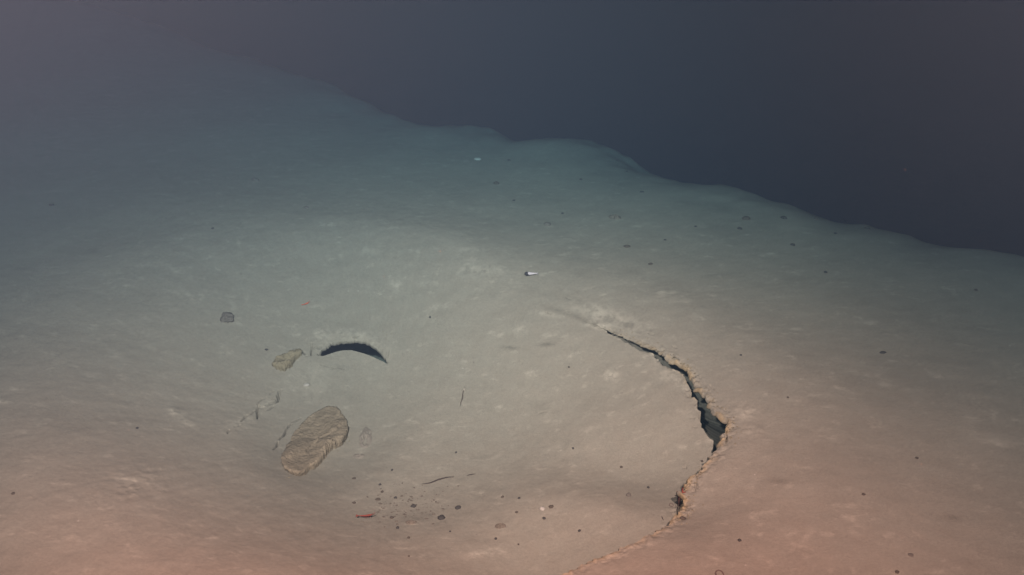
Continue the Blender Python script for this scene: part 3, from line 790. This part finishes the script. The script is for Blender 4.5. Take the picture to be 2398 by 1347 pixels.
# shrimp hovering just over the mud
def shrimp(u, v, length, label, m, lift, yaw, legs=True):
    p = pixel_hit(u, v); s = mpp(p); z0 = float(real_z(p[0], p[1])[0])
    e = bpy.data.objects.new("shrimp", None); COL.objects.link(e); e.location = (p[0], p[1], z0 + lift); e.rotation_euler = (0, 0, yaw)
    tag(e, label, "shrimp")
    Lm = length * s; body = []; rad = []
    prof = [(-.5, .01), (-.44, .02), (-.36, .03), (-.25, .04), (-.12, .048), (0, .052), (.12, .06), (.24, .062), (.34, .05), (.42, .032), (.5, .008)]
    for t, r in prof: body.append((t * Lm, 0, -.12 * Lm * (1 - (2 * t) ** 2) * .5)); rad.append(r * Lm)
    put("carapace", tube(body, rad, 12), m, e)
    bm = bmesh.new()
    for sd in (-1, 0, 1):
        tube([(-.46 * Lm, 0, 0), (-.56 * Lm, sd * .05 * Lm, 0), (-.64 * Lm, sd * .09 * Lm, .01 * Lm)], [.02 * Lm, .03 * Lm, .008 * Lm], 6, bm)
    put("tail_fan", bm, m, e)
    for sd in (-1, 1):
        put("antenna", tube([(.48 * Lm, sd * .02 * Lm, .01 * Lm), (.62 * Lm, sd * .08 * Lm, .08 * Lm), (.60 * Lm, sd * .16 * Lm, .22 * Lm), (.40 * Lm, sd * .2 * Lm, .30 * Lm)], [.012 * Lm, .009 * Lm, .006 * Lm, .003 * Lm], 5), m, e)
        put("eye", lump(1, 2, 0, 1), M_HEAD, e, (.43 * Lm, sd * .04 * Lm, .02 * Lm)).scale = (.02 * Lm,) * 3
        for k in range(4):
            x = (.28 - .11 * k) * Lm
            put("leg", tube([(x, sd * .04 * Lm, -.08 * Lm), (x + .02 * Lm, sd * .10 * Lm, -.13 * Lm), (x + .05 * Lm, sd * .12 * Lm, -.19 * Lm)], [.011 * Lm, .008 * Lm, .004 * Lm], 5), m, e)
    return e
shrimp(858, 1219, 34, "bright red shrimp hovering over the debris patch's left end", M_RED, .045, .12)
shrimp(717, 716, 16, "tiny orange red shrimp on the slope above the dark crescent", M_HOT, .02, .7)

# small pale fish with a dark head
p = pixel_hit(1243, 649); s = mpp(p); z0 = float(real_z(p[0], p[1])[0])
e = bpy.data.objects.new("fish", None); COL.objects.link(e); e.location = (p[0], p[1], z0 + .03); e.rotation_euler = (0, 0, .05)
tag(e, "small whitish fish with a dark head swimming above the pit's far rim", "fish")
def loft(prof, zsq=1.0):
    bm = bmesh.new(); prev = None; sg = 14
    for x, ry, rz in prof:
        cur = [bm.verts.new((x * s, ry * s * math.cos(k * 2 * math.pi / sg), rz * s * math.sin(k * 2 * math.pi / sg))) for k in range(sg)]
        if prev:
            for k in range(sg): bm.faces.new((prev[k], prev[(k + 1) % sg], cur[(k + 1) % sg], cur[k]))
        else: bm.faces.new(cur[::-1])
        prev = cur
    bm.faces.new(prev); bmesh.ops.recalc_face_normals(bm, faces=bm.faces)
    return bm
put("body", loft([(-7, 4.4, 4.2), (-3, 4.0, 3.8), (1, 3.2, 3.1), (5, 2.4, 2.4), (9, 1.6, 1.7), (12, .8, 1.2), (14, .4, .8)]), M_WHITE, e)
put("head", loft([(-15, .6, .5), (-14.3, 2.4, 2.2), (-12.5, 3.9, 3.6), (-10, 4.8, 4.4), (-6.9, 4.5, 4.3)]), M_HEAD, e)
bm = bmesh.new()
for sd in (1, -1):
    tube([(13 * s, 0, 0), (15.5 * s, sd * .8 * s, sd * 1.4 * s), (17.5 * s, sd * 1.2 * s, sd * 2.6 * s)], [.8 * s, .6 * s, .2 * s], 6, bm)
put("tail_fin", bm, M_WHITE, e)
for sd in (1, -1):
    put("pectoral_fin", tube([(-7 * s, sd * 3.8 * s, 0), (-5 * s, sd * 6 * s, -.6 * s), (-2.5 * s, sd * 7 * s, -1 * s)], [.9 * s, .9 * s, .2 * s], 6), M_HEAD, e)

# marine snow: specks drifting in the beams
bm = bmesh.new()
for k in range(22):
    d = Vector(ray(rnd.uniform(-300, 2700), rnd.uniform(-200, 1300))).normalized() * rnd.uniform(2.6, 4.2)
    c = lump(rnd.uniform(0, 99), 1, .5, .8); mp = {}; r = rnd.choice((.0005, .0007, .001))
    for q in c.verts: mp[q] = bm.verts.new(Vector((0, 0, CAM_H)) + d + q.co * r)
    for f in c.faces: bm.faces.new([mp[q] for q in f.verts])
    c.free()
o = put("marine_snow", bm, M_BONE); o["kind"] = "stuff"

# ------------------------------------------------------------------ water box
bm = bmesh.new(); bmesh.ops.create_cube(bm, size=1.0)
for v in bm.verts: v.co = Vector((v.co.x * 150, v.co.y * 150 + 5, -7.5 + (v.co.z + .5) * (4.4 + 7.5)))
hz = bpy.data.meshes.new("haze"); bm.to_mesh(hz); bm.free()
hm = bpy.data.materials.new("sea water"); hm.use_nodes = True
N = hm.node_tree.nodes; N.clear()
out = N.new("ShaderNodeOutputMaterial"); pv = N.new("ShaderNodeVolumePrincipled")
# sigma_s = D * C ; sigma_a = D * (1-C) * (1-sqrt(A))
D = .30
C = [x / D for x in SIG_S]
Aq = [max(0, 1 - sa / (D * (1 - c))) ** 2 for sa, c in zip(SIG_A, C)]
pv.inputs["Density"].default_value = D
pv.inputs["Color"].default_value = (*C, 1)
pv.inputs["Absorption Color"].default_value = (*Aq, 1)
pv.inputs["Anisotropy"].default_value = 0.0
pv.inputs["Blackbody Intensity"].default_value = 0
hm.node_tree.links.new(pv.outputs[0], out.inputs["Volume"])
hz.materials.append(hm)
ho = bpy.data.objects.new("haze", hz); ho["kind"] = "stuff"; COL.objects.link(ho)
